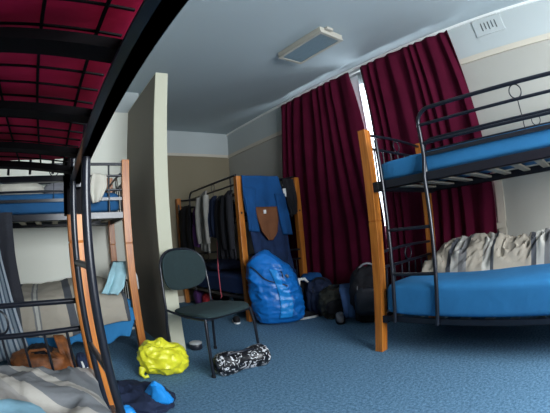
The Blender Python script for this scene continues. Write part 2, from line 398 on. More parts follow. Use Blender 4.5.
# ------------------------------------------------------------------ bunk beds
PW = .066
def bunk(name_label, org, U, V, L, W, guard_back=True, ladder=True, base='slats', arch=0., hoop_front=True, dirt=0, post_tone='wood'):
    """org: outer corner at the ladder end on the front side; U along the bed, V towards its back"""
    org, U, V = Vector(org), Vector(U), Vector(V); Zv = Vector((0,0,1))
    P = lambda u, v, z: org + U*u + V*v + Zv*z
    t = thing('bunk_bed', name_label, 'bunk bed', org)
    def pb(bm, u0, u1, v0, v1, z0, z1):
        a, b = P(u0, v0, z0), P(u1, v1, z1)
        box(bm, [min(a[i], b[i]) for i in range(3)], [max(a[i], b[i]) for i in range(3)])
    h = PW/2; PH = 1.66 if U.x > 0 else 1.605
    for u in (0, L-PW):
        for v in (0, W-PW):
            bm = B(); pb(bm, u, u+PW, v, v+PW, 0, .955); pb(bm, u+.003, u+PW-.003, v+.003, v+PW-.003, .955, .96); pb(bm, u, u+PW, v, v+PW, .96, PH)
            po = obj('post', bm, post_tone, t, smooth=False, bevel=.006)
            for z in (.33, 1.2):
             bm = B(); pb(bm, u-.003 if u == 0 else u+PW, (u if u == 0 else u+PW+.003), v+.022, v+.044, z-.01, z+.012)
             obj('bolt', bm, 'metal', po, smooth=False)
    if base == 'mesh':
        bm = B(); pb(bm, PW, PW+.008, -.006, PW+.012, 1.06, 1.34); pb(bm, 0, PW+.008, PW, PW+.012, 1.06, 1.34)
        obj('bracket', bm, 'wire', t, smooth=False)
    # side rails, end rails
    for zz in ((.246, .284), (1.165, 1.22)):
        for v in (.012, W-.042):
            bm = B(); pb(bm, PW, L-PW, v, v+.03, *zz); pb(bm, PW, L-PW, v+(.0 if v > .1 else .0), v+.045 if v < .1 else v+.03, zz[0], zz[0]+.006)
            pb(bm, PW-.001, PW+.045, v-.004, v+.034, zz[0]-.012, zz[1]+.001)
            obj('side_rail', bm, 'metal', t, smooth=False, bevel=.002)
        for u in (.018, L-.048):
            bm = B(); pb(bm, u, u+.03, PW, W-PW, *((1.188, 1.212) if base == 'mesh' and zz[0] > 1 else zz)); obj('end_rail', bm, 'metal', t, smooth=False, bevel=.002)
    # end panels
    for u in (h, L-h):
        for z1, z2, zb in ((.735, .625, .36), (1.575, 1.475, 1.22)):
            bm = B(); n = 16; TL = .05 if base == 'mesh' and z1 < 1 else 0
            tube(bm, [P(u, PW+(W-2*PW)*i/n, z2-TL*i/n) for i in range(n+1)], .011)
            nr = 7
            for k in range(nr):
                v = PW+(W-2*PW)*(k+.6)/(nr+.2)
                tube(bm, [P(u, v, zb), P(u, v, z2-TL*v/W)], .0065, 8)
            ep = obj('end_panel', bm, 'metal', t)
            bm = B(); tube(bm, [P(u, PW+(W-2*PW)*i/n, z1+.012*math.sin(PI*i/n)-TL*i/n) for i in range(n+1)], .011); obj('top_bar', bm, 'metal', ep)
            zc = (z1+z2)/2+.006; rr = (z1-z2)/2-.007
            for vc in (W*.5,):
                bm = B(); tube(bm, [P(u, vc+rr*math.cos(a*PI/12), zc-TL*vc/W+rr*math.sin(a*PI/12)) for a in range(24)], .005, 8, closed=True)
                obj('ring', bm, 'metal', ep)
    # guard rails: hoop from the ladder's outer tube
    def guard(v, u0, u1):
        bm = B(); r = .10; ztop = 1.625
        pts = [P(u0, v, 1.19), P(u0, v, 1.4), P(u0, v, ztop-r)] + [P(u0+r-r*math.cos(a), v, ztop-r+r*math.sin(a)) for a in [PI/2*i/8 for i in range(1, 9)]] + [P(u0+.5, v, ztop), P(u1, v, ztop)]
        tube(bm, pts, .013, 12)
        for z in (1.525, 1.405): tube(bm, [P(u0+.01, v, z), P(u1, v, z)], .010)
        pb(bm, u0, u1, v-.006, v+.010, 1.318, 1.343)
        tube(bm, [P(u1-.12, v, 1.2), P(u1-.12, v, ztop)], .009)
        g = obj('guard_rail', bm, 'metal', t)
        us = [1.25]
        for uc in us:
            bm = B(); tube(bm, [P(uc+.043*math.cos(a*PI/12), v, 1.572+.043*math.sin(a*PI/12)) for a in range(24)], .0045, 8, closed=True)
            obj('ring', bm, 'metal', g)
            bm = B(); tube(bm, [P(uc, v, 1.53), P(uc, v, 1.34)], .0035, 6); obj('thin_rod', bm, 'metal', g)
    LN_ = 0 if base == 'mesh' else .035
    LV = .045 if base == 'mesh' else -.008; LO = .03 if base == 'mesh' else -.008
    lu0, lu1 = .125, .50
    guard(.03, lu1, L-PW)
    if guard_back: guard(W-.03, lu1 if False else PW+.01, L-PW)
    # ladder
    if ladder:
        ld = bpy.data.objects.new('ladder', None); C.objects.link(ld); ld.parent = t; ld['_o'] = tuple(org); ld.empty_display_size = .1
        bm = B(); tube(bm, [P(lu0+.03+LN_, LV, .25), P(lu0+.03, LV, 1.50)], .0125, 12); obj('stile', bm, 'metal', ld)
        bm = B(); tube(bm, [P(lu1+LN_, LO, .25), P(lu1, LO, 1.18), P(lu1, .03, 1.32), P(lu1, .03, 1.42)], .0135, 12); obj('stile', bm, 'metal', ld)
        for z in (.59, .885):
            bm = B(); tube(bm, [P(lu0+.03+LN_*(1.5-z)/1.2, LV, z), P(lu1+LN_*(1.18-z)/.93, LO, z)], .011); obj('rung', bm, 'metal', ld)
    # bases
    for z in (.268, 1.205):
        if z > 1 and base == 'mesh':
            bm = B()
            uu = .06
            while uu < L-.06:
                tube(bm, [P(uu, .045+(W-.09)*i/10, z+.02+arch*math.sin(PI*i/10)) for i in range(11)], .0027, 5); uu += .066
            vv = .085
            while vv < W-.06:
                tube(bm, [P(.05+(L-.1)*i/2, vv, z+.021+arch*math.sin(PI*(vv-.045)/(W-.09))) for i in range(3)], .0036, 5); vv += .095
            obj('wire_base', bm, 'wire', t)
            for uc in (.20, .43, .72, .985, 1.24, 1.5, 1.75):
                bm = B(); n = 12
                for i in range(n):
                    s0, s1 = i/n, (i+1)/n; v0, v1 = .03+(W-.06)*s0, .03+(W-.06)*s1
                    z0, z1 = z-.012+arch*math.sin(PI*s0), z-.012+arch*math.sin(PI*s1)
                    q = []
                    for (v, zz) in ((v0, z0), (v1, z1)):
                        for du in (-.021, .021):
                            for dz in (-.009, .009): q.append(bm.verts.new(P(uc+du, v, zz+dz)))
                    for f in [(0,1,5,4),(2,6,7,3),(0,4,6,2),(1,3,7,5),(0,2,3,1),(4,5,7,6)]: bm.faces.new([q[k] for k in f])
                obj('slat', bm, 'wire', t, smooth=False)
        else:
            for k in range(10):
                uc = .12+(L-.24)*k/9; bm = B(); pb(bm, uc-.032, uc+.032, .03, W-.03, z-.012, z+.002); obj('slat', bm, 'slat', t, smooth=False)
    return t, P

# -- mattress
def mattress(P, u0, u1, v0, v1, z0, z1, m, label, seed=0, drop=0., group=None, wr=.006):
    bm = B()
    c = P((u0+u1)/2, (v0+v1)/2, (z0+z1)/2); a, b = P(u0, v0, z0), P(u1, v1, z1)
    r = [abs(b[i]-a[i])/2 for i in range(3)]
    NU, NV = 120, 28
    def f(u, v):
        th = 2*PI*u
        cx, sx = superell(th, .16); ph = -PI/2+PI*v; cp, sp = superell(ph, .24)
        p = Vector((cx*cp*r[0], sx*cp*r[1], sp*r[2]))
        q = c+p
        side = cp > .9
        w = ridge(q, 5, seed)*wr + nz(q, 14, seed)*wr*.6
        if cp > .8: w += 1.0*wr*math.sin(85*q.z+4*nz((q.x*1.2, q.y*1.2, q.z), 1, seed))*min(1, max(0, .5+1.5*nz(q, 2.5, seed+4)))
        return q + Vector((cx, sx, 0)).normalized()*w*cp**3 + Vector((0,0,1))*w*(1 if sp > 0 else 0)*(1-cp**4)
    surf(bm, f, NU, NV, closed_u=True)
    bmesh.ops.remove_doubles(bm, verts=bm.verts[:], dist=1e-5)
    o = obj('mattress', bm, m); tag(o, label, 'mattress', group)
    return o

def duvet(P, u0, u1, v0, v1, zb, top, m, label, seed=0, along='u', amp=.03, droopf=0., res=(90, 50), uvoff=0., edge=.05, name='duvet', cat='duvet', fs=6., uvfun=None):
    """crumpled quilt: closed heightfield; top(u,v) height above zb for u,v in metres"""
    nu, nv = res; bm = B(); uvl = bm.loops.layers.uv.verify()
    lu, lv = u1-u0, v1-v0
    def wob(s, k): return .5*nz((s*3, k, 0), 1, seed)*edge*2
    def pos(i, j, kind):
        s, q = i/(nu-1), j/(nv-1)
        u = u0+lu*s + wob(q, 1)*(1-2*s); v = v0+lv*q + wob(s, 5)*(1-2*q)
        if kind == 0: return P(u, v, zb)
        de = min(s*lu, (1-s)*lu, q*lv, (1-q)*lv); fall = min(1, de/edge); fall = math.sqrt(max(0, 1-(1-fall)**2))
        c = P(u, v, 0)
        w1 = nz(c, 3, seed)*.35
        hh = top(u, v) + amp*(ridge(c+Vector((w1, w1, 0)), fs, seed)*.6 + ridge(c+Vector((w1*2, 0, 0)), fs*2.1, seed+2)*.35 + nz(c, fs*4, seed)*.15)
        return P(u, v, zb + max(.004, hh)*fall)
    T = [[bm.verts.new(pos(i, j, 1)) for j in range(nv)] for i in range(nu)]
    Bt = [[bm.verts.new(pos(i, j, 0)) if 0 < i < nu-1 and 0 < j < nv-1 else T[i][j] for j in range(nv)] for i in range(nu)]
    for i in range(nu-1):
        for j in range(nv-1):
            f = bm.faces.new((T[i][j], T[i+1][j], T[i+1][j+1], T[i][j+1]))
            for l, (a, b) in zip(f.loops, [(i,j),(i+1,j),(i+1,j+1),(i,j+1)]):
                uu, vv = lu*a/(nu-1), lv*b/(nv-1)
                if uvfun: x = uvfun(uu, vv)
                else: x = (uu if along == 'u' else vv) + .06*nz((uu*2, vv*3, 0), 1, seed)
                l[uvl].uv = (x+uvoff, 0)
            q = (Bt[i][j], Bt[i][j+1], Bt[i+1][j+1], Bt[i+1][j])
            if set(q) != set((T[i][j], T[i+1][j], T[i+1][j+1], T[i][j+1])): 
                try:
                    f = bm.faces.new(q)
                    for l in f.loops: l[uvl].uv = (uvoff, 0)
                except ValueError: pass
    o = obj(name, bm, m); tag(o, label, cat)
    return o

# right bunk: ladder end at y = 1.565, runs towards the viewer
LB = 1.95
bR, PR = bunk('bunk bed by the window curtains on the right, orange posts, two blue mattresses', (1.965, 1.555, 0), (0,-1,0), (1,0,0), LB, .89)
mattress(PR, .07, LB-.06, .006, .84, .286, .53, 'sheet', 'lower blue-sheeted mattress of the right bunk, under the striped duvet', 1)
mattress(PR, .075, LB-.075, .055, .83, 1.222, 1.362, 'sheet', 'upper blue-sheeted mattress of the right bunk, behind the black guard rails', 2)
def topR(u, v):
    k = .5+.5*min(1, max(0, (u-.17)/.28)) - .42*min(1, max(0, (u-.78)/.5))
    b = .165*math.exp(-((v-.64)/.20)**2) + .02
    return b*k + .085*math.exp(-((u-1.27)/.16)**2)*math.exp(-((v-.50)/.15)**2)
duvet(PR, .17, 1.85, .38, .84, .528, topR, 'duvet', 'crumpled beige and grey striped duvet pushed to the back of the right lower bunk', 3, amp=.07, edge=.10, fs=6.5, res=(150, 70))

# far bunk: near end at y = 3.30, ladder end at the back wall
LF = 1.88
bF, PF = bunk('bunk bed in the far corner with clothes hung all over it', (2.0, 3.30+LF, 0), (0,-1,0), (1,0,0), LF, .885)
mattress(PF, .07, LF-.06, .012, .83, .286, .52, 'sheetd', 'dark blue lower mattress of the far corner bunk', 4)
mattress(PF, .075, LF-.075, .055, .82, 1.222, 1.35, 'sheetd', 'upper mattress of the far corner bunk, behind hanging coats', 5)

# left bunk in the alcove: front faces the viewer, right end by the partition
LL = 1.95
bL, PL = bunk('bunk bed in the left alcove, pale posts, beside the partition', (.705-LL, 2.92, 0), (1,0,0), (0,1,0), LL, .88)
mattress(PL, .07, LL-.06, .012, .83, .286, .50, 'sheet', 'lower blue mattress of the alcove bunk, under the banded duvet', 6)
mattress(PL, .075, LL-.075, .055, .82, 1.222, 1.40, 'sheet_shaded', 'upper blue mattress of the alcove bunk, below the cream pillows', 7)

# near bunk: the viewer sits inside it
LN = 1.95
bN, PN = bunk('near bunk bed overhead on the left, red mattress seen through its wire base', (.125, 1.415, 0), (0,-1,0), (-1,0,0), LN, .88, base='mesh', arch=.03)
mattress(PN, .07, LN-.06, .075, .83, .286, .45, 'sheet', 'lower mattress of the near bunk, almost hidden by the grey duvet', 8, wr=.004)
mattress(PN, .05, LN-.05, .012, .835, 1.255, 1.40, 'maroon', 'dark red upper mattress of the near bunk, overhead', 9, wr=.004)

def topN(u, v):
    return .035 + .06*math.exp(-((u-.45)/.35)**2)*math.exp(-((v-.45)/.3)**2) - .03*min(1, max(0, (.15-v)/.15))
duvet(PN, .07, 1.9, .055, .83, .44, topN, 'duvet_n', 'grey and cream banded duvet in the bottom left corner, nearest the viewer', 11, amp=.030, edge=.09, res=(110, 60), fs=6, uvfun=lambda u, v: (u*.75+v*.65))
PILLOWC = Vector((-.235, .575, .585))
bm = B(); blob(bm, PILLOWC, (.15, .12, .05), .7, .7, lambda p: .015*ridge(p, 2.3, 5), rot=.3)
tag(obj('pillow', bm, 'ltblue'), 'pale blue pillow on the grey duvet at the bottom left edge', 'pillow')

# left lower duvet and drop of blue sheet
def drape(P, u0, u1, vb, vf, zt, zd, m, label, seed, bulge, droop, thick=.03, uvoff=0., period_shift=0.):
    """quilt lying on a bed with its front edge hanging down; section runs back -> front -> down"""
    bm = B()
    def f(a, b):
        u = u0+(u1-u0)*a
        zb_ = zd(u); ztop = zt
        if b < .55:
            q = b/.55; v = vb+(vf-vb)*q; z = ztop + bulge(u, v)*math.sin(PI*min(1, q*.9+.1))**.5
            nrm = Vector((0,0,1))
        elif b < .72:
            q = (b-.55)/.17; an = q*PI/2; v = vf - .07*math.sin(an); z = ztop-.07*(1-math.cos(an))*1.0 + bulge(u, vf)*math.sin(PI*1.0*.99)**.5*(1-q)
            nrm = (P(0,0,0)-P(0,1,0))*math.sin(an)+Vector((0,0,1))*math.cos(an)
        else:
            q = (b-.72)/.28; v = vf-.07-.012*math.sin(PI*q); z = ztop-.07 + (zb_-ztop+.07)*q
            nrm = P(0,0,0)-P(0,1,0)
        c = P(u, v, z)
        w = .024*ridge(c, 4.5, seed)*.6+.016*ridge(c, 10, seed+2)*.5
        return c + nrm*w
    surf(bm, f, 100, 70, uvf=lambda a, b: ((u1-u0)*a+uvoff+.03*nz((a*3, b*2, 0), 1, seed), b))
    o = obj('duvet', bm, m, solid=thick); return tag(o, label, 'duvet')
drape(PL, .25, 1.83, .82, .035, .515, lambda u: lerp(.235, .33, (u-1.25)/.5)+.008*math.sin(u*9), 'duvet_b', 'beige duvet with dark grey bands folded over the front of the lower alcove bunk', 12,
      lambda u, v: .10+.03*math.sin(u*5)-.10*max(0, (u-1.65)/.18)**2, None, uvoff=.23)
bm = B(); hang(bm, pl([(-.70, 2.912, .45), (-.72, 2.908, .28), (-.74, 2.90, .11)]), pl([(.63, 2.912, .42), (.64, 2.908, .30), (.56, 2.90, .17)]), 60, 14, .006, 7, Vector((0,-1,0)), 6)
for v_ in bm.verts:
    if v_.co.z < .30: v_.co.z += .02*math.sin(v_.co.x*14)+.015*math.sin(v_.co.x*31)
tag(obj('bed_sheet', bm, 'sheet', solid=.004), 'blue sheet hanging down from the front of the lower alcove bunk', 'sheet')

# pillows on the upper alcove bunk
for (x, y, z, r, m, l, rot) in [(-.37, 3.35, 1.475, (.26, .2, .075), 'cream', 'cream pillow at the far left on the upper alcove bunk', .1),
                               (.11, 3.42, 1.475, (.20, .17, .075), 'greyc', 'grey pillow in the middle of the upper alcove bunk', -.2)]:
    bm = B(); blob(bm, (x, y, z), r, .6, .9, lambda p: .02*ridge(p, 1.7, x), rot=rot)
    tag(obj('pillow', bm, m), l, 'pillow')
bm = B(); hang(bm, pl([(.38, 3.04, 1.42), (.38, 2.96, 1.545), (.36, 2.895, 1.53), (.33, 2.88, 1.40), (.36, 2.87, 1.29)]), pl([(.50, 3.04, 1.42), (.50, 2.96, 1.525), (.49, 2.895, 1.51), (.49, 2.88, 1.42), (.42, 2.87, 1.30)]), 12, 24, .012, 1.5, Vector((0,-1,0)), 3)
tag(obj('white_shirt', bm, 'cream', solid=.02), 'cream cloth hung over the guard rail at the right end of the alcove bunk', 'shirt')

# ------------------------------------------------------------------ chair
def chair():
    rot = math.radians(17); c = Vector((1.095, 2.36, 0))
    R = Matrix.Rotation(rot, 3, 'Z')
    P = lambda x, y, z: c + R @ Vector((x, y, z))      # x right, y back
    t = thing('stacking_chair', 'charcoal fabric chair with black steel legs beside the partition', 'chair', c)
    # seat
    bm = B()
    def sf(u, v):
        th = 2*PI*u; cx, sx = superell(th, .42); ph = -PI/2+PI*v; cp, sp = superell(ph, .6)
        x, y = cx*cp*(.245-.02*(sx > 0)*abs(sx)), sx*cp*.215
        z = .438+sp*.026 + .012*(-(y/.215)*.5) - (.02*max(0, -y/.215-.6)*2)
        return P(x, y-.02, z)
    surf(bm, sf, 48, 14, closed_u=True); bmesh.ops.remove_doubles(bm, verts=bm.verts[:], dist=1e-5)
    obj('seat', bm, 'seat', t)
    # backrest: straight bottom, arched top
    bm = B()
    def outline(a):
        th = 2*PI*a; cx, sx = superell(th, .78)
        return cx*.220, (sx*.165 if sx > 0 else sx*.15)
    def bf(u, v):
        x, z = outline(u); k = math.sin(PI*min(v, 1)) if False else None
        ph = -PI/2+PI*v; cp, sp = superell(ph, .5)
        X, Z = x*cp, z*cp
        yb = .235+.10*(Z+.17)+ .05*(1-(X/.225)**2)
        return P(X+.018, yb + sp*.018, .712+Z)
    surf(bm, bf, 48, 12, closed_u=True); bmesh.ops.remove_doubles(bm, verts=bm.verts[:], dist=1e-5)
    obj('backrest', bm, 'seat', t)
    bm = B(); 
    hp = []
    for i in range(0, 25):
        a = i/24*.5; x, z = outline(a); k = 1.04
        X, Z = x*k, z*k; hp.append(P(X+.018, .245+.10*(Z+.17)+.05*(1-min(1, (X/.234))**2), .712+Z))
    hp = [P(.234, .225, .44), P(.234, .228, .55)] + hp + [P(-.234, .228, .55), P(-.234, .225, .44)]
    tube(bm, hp, .010, 8); obj('back_frame', bm, 'metal', t)
    bm = B()
    tube(bm, [P(-.04, .327, .853), P(.07, .327, .853)], .012, 8); obj('grip_hole', bm, 'dark', t)
    # legs and under frame
    for sx in (-1, 1):
        bm = B(); tube(bm, [P(sx*.225, -.20, .415), P(sx*.240, -.215, .30), P(sx*.252, -.228, .008)], .0115, 10); obj('leg', bm, 'metal', t)
        bm = B(); tube(bm, [P(sx*.234, .225, .44), P(sx*.240, .24, .3), P(sx*.245, .262, .008)], .0115, 10); obj('leg', bm, 'metal', t)
        bm = B(); tube(bm, [P(sx*.225, -.20, .412), P(sx*.230, 0, .412), P(sx*.234, .225, .44)], .010, 8); obj('side_bar', bm, 'metal', t)
        for yy in (-.228, .262):
            bm = B(); q = P(sx*(.252 if yy < 0 else .245), yy, 0); lathe(bm, [(.015, 0), (.016, .01), (.013, .025)], q, 10); obj('foot_cap', bm, 'black', t)
    bm = B(); tube(bm, [P(-.225, -.20, .408), P(.225, -.20, .408)], .009, 8); obj('cross_bar', bm, 'metal', t)
chair()

# ------------------------------------------------------------------ floor things
# yellow plastic bag
bm = B()
def yd(p): return .026*ridge(p, 1.5, 3)+.014*ridge(p, 3.2, 8)+.003*ridge(p, 8, 2)+.05*max(0, p.z-.3)*math.cos(math.atan2(p.y, p.x)-2.6)
blob(bm, (.675, 2.375, .112), (.160, .12, .105), .8, .95, yd, 90, 50, rot=-.35)
t = thing('plastic_bag', 'crumpled yellow plastic bag on the carpet by the foot of the alcove bunk', 'bag', (.645, 2.385, 0))
obj('bag_body', bm, 'yellow', t)
bm = B(); tube(bm, [(.61, 2.40, .17), (.585, 2.41, .205), (.60, 2.42, .232), (.64, 2.42, .222), (.67, 2.41, .19)], [.035, .026, .018, .02, .03], 10); obj('bag_handle', bm, 'yellow', t)
bm = B(); tube(bm, [(.50, 2.36, .06), (.475, 2.33, .03), (.49, 2.30, .012), (.52, 2.30, .02)], [.03, .02, .012, .014], 8); obj('bag_handle', bm, 'yellow', t)

# rolled black and white bag
t = thing('rolled_bag', 'black rolled bag with white splash print on the carpet before the chair', 'bag', (1.13, 2.08, 0))
bm = B()
A0, A1 = Vector((.955, 2.08, .078)), Vector((1.365, 2.085, .074))
def rb(u, v):
    p = A0.lerp(A1, v); th = 2*PI*u; rr = .072+.008*math.sin(v*9)+.010*ridge((math.cos(th), math.sin(th), v*3), 1.3, 4)
    if v < .04 or v > .96: rr *= .80
    q = p+Vector((.0, math.cos(th)*rr, math.sin(th)*rr*1.0)); q.z = max(q.z, .001); return q
g = surf(bm, rb, 28, 34, closed_u=True)
bm.faces.new([g[i][0] for i in range(28)]); bm.faces.new([g[i][-1] for i in range(28)][::-1])
obj('roll', bm, 'splash', t)
bm = B(); tube(bm, [(.953, 2.08+.045*math.cos(k*.7)*(1-k/24), .078+.045*math.sin(k*.7)*(1-k/24)) for k in range(20)], .008, 8); obj('rolled_end', bm, 'blackg', t)
bm = B(); tube(bm, [(1.0, 2.06, .14), (1.06, 2.03, .165), (1.2, 2.03, .162), (1.28, 2.06, .135)], .007, 8); obj('strap', bm, 'blackg', t)

# tin pot behind the partition foot
t = thing('lidded_tin', 'small black tin with silver lid at the foot of the partition', 'tin', (1.115, 2.78, 0))
bm = B(); lathe(bm, [(.050, 0), (.056, .01), (.056, .05), (.052, .055)], (1.115, 2.78, 0)); obj('tin_body', bm, 'blackg', t)
bm = B(); lathe(bm, [(.057, .053), (.058, .062), (.045, .070), (.01, .073)], (1.115, 2.78, 0)); obj('lid', bm, 'tinlid', t)

# clothes on the carpet in the foreground
bm = B(); blob(bm, (.31, 1.93, .04), (.19, .25, .036), .9, .9, lambda p: .045*ridge(p, 1.6, 6)+.015*ridge(p, 4, 3)-.02, 60, 24, rot=.5)
tag(obj('navy_jacket', bm, 'navy'), 'dark navy jacket crumpled on the carpet beside the near ladder', 'jacket')
bm = B(); blob(bm, (.435, 1.80, .075), (.050, .11, .075), 1.2, 2.3, lambda p: .018*ridge(p, 2.4, 2)+.03*max(0, p.z), 30, 18, rot=.35)
tag(obj('blue_stuff_sack', bm, 'bluelt'), 'bright blue peaked stuff sack on the carpet at the bottom of the view', 'bag')
bm = B(); blob(bm, (.205, 1.70, .048), (.05, .045, .046), .9, 1., lambda p: .010*ridge(p, 2.4, 7), 30, 16)
tag(obj('blue_cloth', bm, 'bluelt'), 'bright blue cloth beside the ladder foot at the bottom edge', 'cloth')

# brown leather bag under the alcove bunk
t = thing('leather_bag', 'open tan leather bag full of clothes on the floor before the alcove bunk', 'bag', (-.30, 2.58, 0))
bm = B(); blob(bm, (-.30, 2.60, .095), (.25, .14, .094), .6, .6, lambda p: .022*ridge(p, 1.8, 4), 48, 24, rot=.05); obj('bag_body', bm, 'leather', t)
bm = B(); tube(bm, [(-.44, 2.50, .15), (-.34, 2.45, .24), (-.22, 2.45, .25), (-.13, 2.49, .16)], .011, 8); obj('handle', bm, 'leather', t)
bm = B(); blob(bm, (-.27, 2.60, .19), (.10, .06, .045), .8, .9, lambda p: .025*ridge(p, 2.2, 9)); obj('clothing', bm, 'black', t, label='dark clothing stuffed in the bag')
bm = B(); hang(bm, pl([(-.13, 2.66, .30), (-.12, 2.60, .26), (-.10, 2.54, .15), (-.06, 2.50, .04)]), pl([(-.05, 2.68, .29), (-.01, 2.60, .26), (.01, 2.54, .13), (.02, 2.50, .02)]), 10, 14, .012, 1.5, Vector((0,-1,0)), 2); obj('flap', bm, 'leather', t, solid=.012)
t = thing('dark_shoe', 'dark navy sports shoe with white trim standing beside the tan bag', 'shoe', (.06, 2.50, 0))
bm = B(); blob(bm, (.065, 2.52, .095), (.048, .07, .095), .8, .7, lambda p: .012*ridge(p, 1.6, 1)-.015*max(0, p.z), 32, 20); obj('upper', bm, 'navy', t)
bm = B(); tube(bm, [(.055, 2.452, .07), (.062, 2.448, .105), (.055, 2.452, .14)], [.008, .011, .008], 8); tube(bm, [(.085, 2.458, .05), (.09, 2.456, .09)], .007, 8); obj('trim', bm, 'white', t)

# towel, shirt at the left bunk front
bm = B(); hang(bm, pl([(-.56, 2.955, 1.232), (-.56, 2.90, 1.235), (-.55, 2.865, .9), (-.58, 2.86, .55)]), pl([(-.40, 2.955, 1.232), (-.40, 2.90, 1.235), (-.385, 2.865, .9), (-.35, 2.86, .52)]), 14, 24, .012, 1.3, Vector((0,-1,0)), 3)
tag(obj('dark_towel', bm, 'towel', solid=.012), 'charcoal towel hanging from the upper alcove bunk at the left edge', 'towel')
bm = B(); hang(bm, pl([(-.95, 2.95, 1.245), (-.95, 2.87, 1.24), (-.95, 2.83, .7), (-1.0, 2.81, .05)]), pl([(-.60, 2.95, 1.245), (-.58, 2.87, 1.24), (-.47, 2.83, .66), (-.37, 2.81, .06)]), 30, 30, .022, 3.5, Vector((0,-1,0)), 5)
tag(obj('striped_shirt', bm, 'shirt', solid=.006), 'blue and grey striped shirt hanging at the left edge in front of the alcove bunk', 'shirt')
# teal towel draped at the right end of the lower alcove bunk
bm = B(); hang(bm, pl([(.545, 3.10, .80), (.50, 3.02, .74), (.44, 2.94, .64), (.37, 2.86, .565)]), pl([(.665, 3.10, .80), (.64, 3.02, .70), (.585, 2.94, .60), (.50, 2.86, .55)]), 18, 20, .022, 1.6, Vector((-.4,-1,.3)), 8)
tag(obj('teal_towel', bm, 'teal', solid=.014), 'pale teal towel draped over the right end of the lower alcove bunk', 'towel')
bm = B(); blob(bm, (.60, 3.30, .69), (.045, .13, .10), .8, .8, lambda p: .02*ridge(p, 2, 3))
tag(obj('grey_bundle', bm, 'greyc'), 'grey clothing bundle wedged behind the teal towel on the alcove bunk', 'clothing')
bm = B(); hang(bm, pl([(.655, 3.03, .752), (.70, 3.025, .755), (.728, 3.01, .66), (.730, 3.0, .56)]), pl([(.655, 3.11, .754), (.70, 3.11, .757), (.745, 3.11, .67), (.742, 3.07, .565)]), 8, 10, .006, 1, Vector((1,0,0)), 8)
tag(obj('white_sock', bm, 'white', solid=.012), 'white sock draped over the end rail by the right post of the alcove bunk', 'sock')

# ------------------------------------------------------------------ big blue rucksack
t = thing('rucksack', 'tall royal blue rucksack in a rain cover leaning against the far bunk', 'backpack', (2.27, 3.0, 0))
bm = B()
SC = Vector((2.235, 3.03, .002)); SL = Vector((-.12, .02, 0))
def sack(u, v):
    th = 2*PI*u; z = .79*v
    prof = [(0, .62), (.03, .90), (.12, 1.0), (.30, 1.04), (.5, 1.0), (.72, .93), (.84, .80), (.92, .55), (.97, .30), (1, .03)]
    for (a, ra), (b, rb_) in zip(prof, prof[1:]):
        if a <= v <= b: k = ra+(rb_-ra)*(v-a)/(b-a+1e-9); break
    cx, sx = superell(th, .8)
    x, y = cx*.255*k, sx*.19*k
    p = Vector((x, y, z)); w = .026*ridge((x*1.4, y, z*.9), 4.2, 2)+.014*ridge((x, y, z*2.2), 7, 4)+.005*ridge(p, 20, 6)-.018
    p += Vector((cx, sx, 0)).normalized()*w*min(1, k)
    p.z -= .09*max(0, cx)*v*v*(1 if v < .98 else 0)*k
    p = Matrix.Rotation(math.radians(-36), 3, 'Z') @ p
    return SC + p + SL*(v**1.2)
surf(bm, sack, 120, 80, closed_u=True); bmesh.ops.remove_doubles(bm, verts=bm.verts[:], dist=1e-4)
obj('rain_cover', bm, 'bluebag', t)
# lighter front panel, straps
Rz = Matrix.Rotation(math.radians(-36), 3, 'Z')
def onsack(a, v, off=.012):
    """point on the sack: a sideways -1..1, v height 0..1"""
    th = -PI/2 + a*1.2; q = sack((th/(2*PI)) % 1, v); c = Vector((SC.x, SC.y, q.z)) + SL*(v**1.2)
    d = (q-c); d.z = 0
    return q + d.normalized()*off
bm = B(); surf(bm, lambda u, v: onsack(-.02+.36*u*(.5+.5*math.sin(PI*min(1,.25+v)))+.08*math.sin(3*v), .10+.66*v, .010+.008*math.sin(PI*u)*math.sin(PI*v)), 16, 40); obj('front_pocket', bm, 'bluelt', t, solid=.006, label='lighter blue pocket down the front')
bm = B(); tube(bm, [onsack(-.75+.14*i, .80-.035*i+.02*math.sin(i), .010) for i in range(9)], .006, 8)
tube(bm, [onsack(.30, .66+.03*i, .012) for i in range(4)], .005, 8); obj('drawcord', bm, 'blackg', t)
bm = B(); tube(bm, [onsack(.42, .70, .014), onsack(.47, .67, .018), onsack(.50, .70, .016)], [.012, .016, .008], 8); obj('buckle', bm, 'greyc', t)

t = thing('shoulder_bag', 'pile of black bag and white strap squeezed beside the blue rucksack', 'bag', (2.56, 3.17, 0))
bm = B(); blob(bm, (2.60, 3.12, .19), (.11, .10, .19), .8, .8, lambda p: .025*ridge(p, 1.8, 6)); obj('bag_body', bm, 'black', t)
bm = B(); tube(bm, [(2.47, 2.99, .36), (2.48, 2.98, .43), (2.54, 2.96, .425), (2.58, 2.95, .38)], [.02, .022, .018, .01], 8); obj('strap', bm, 'white', t)
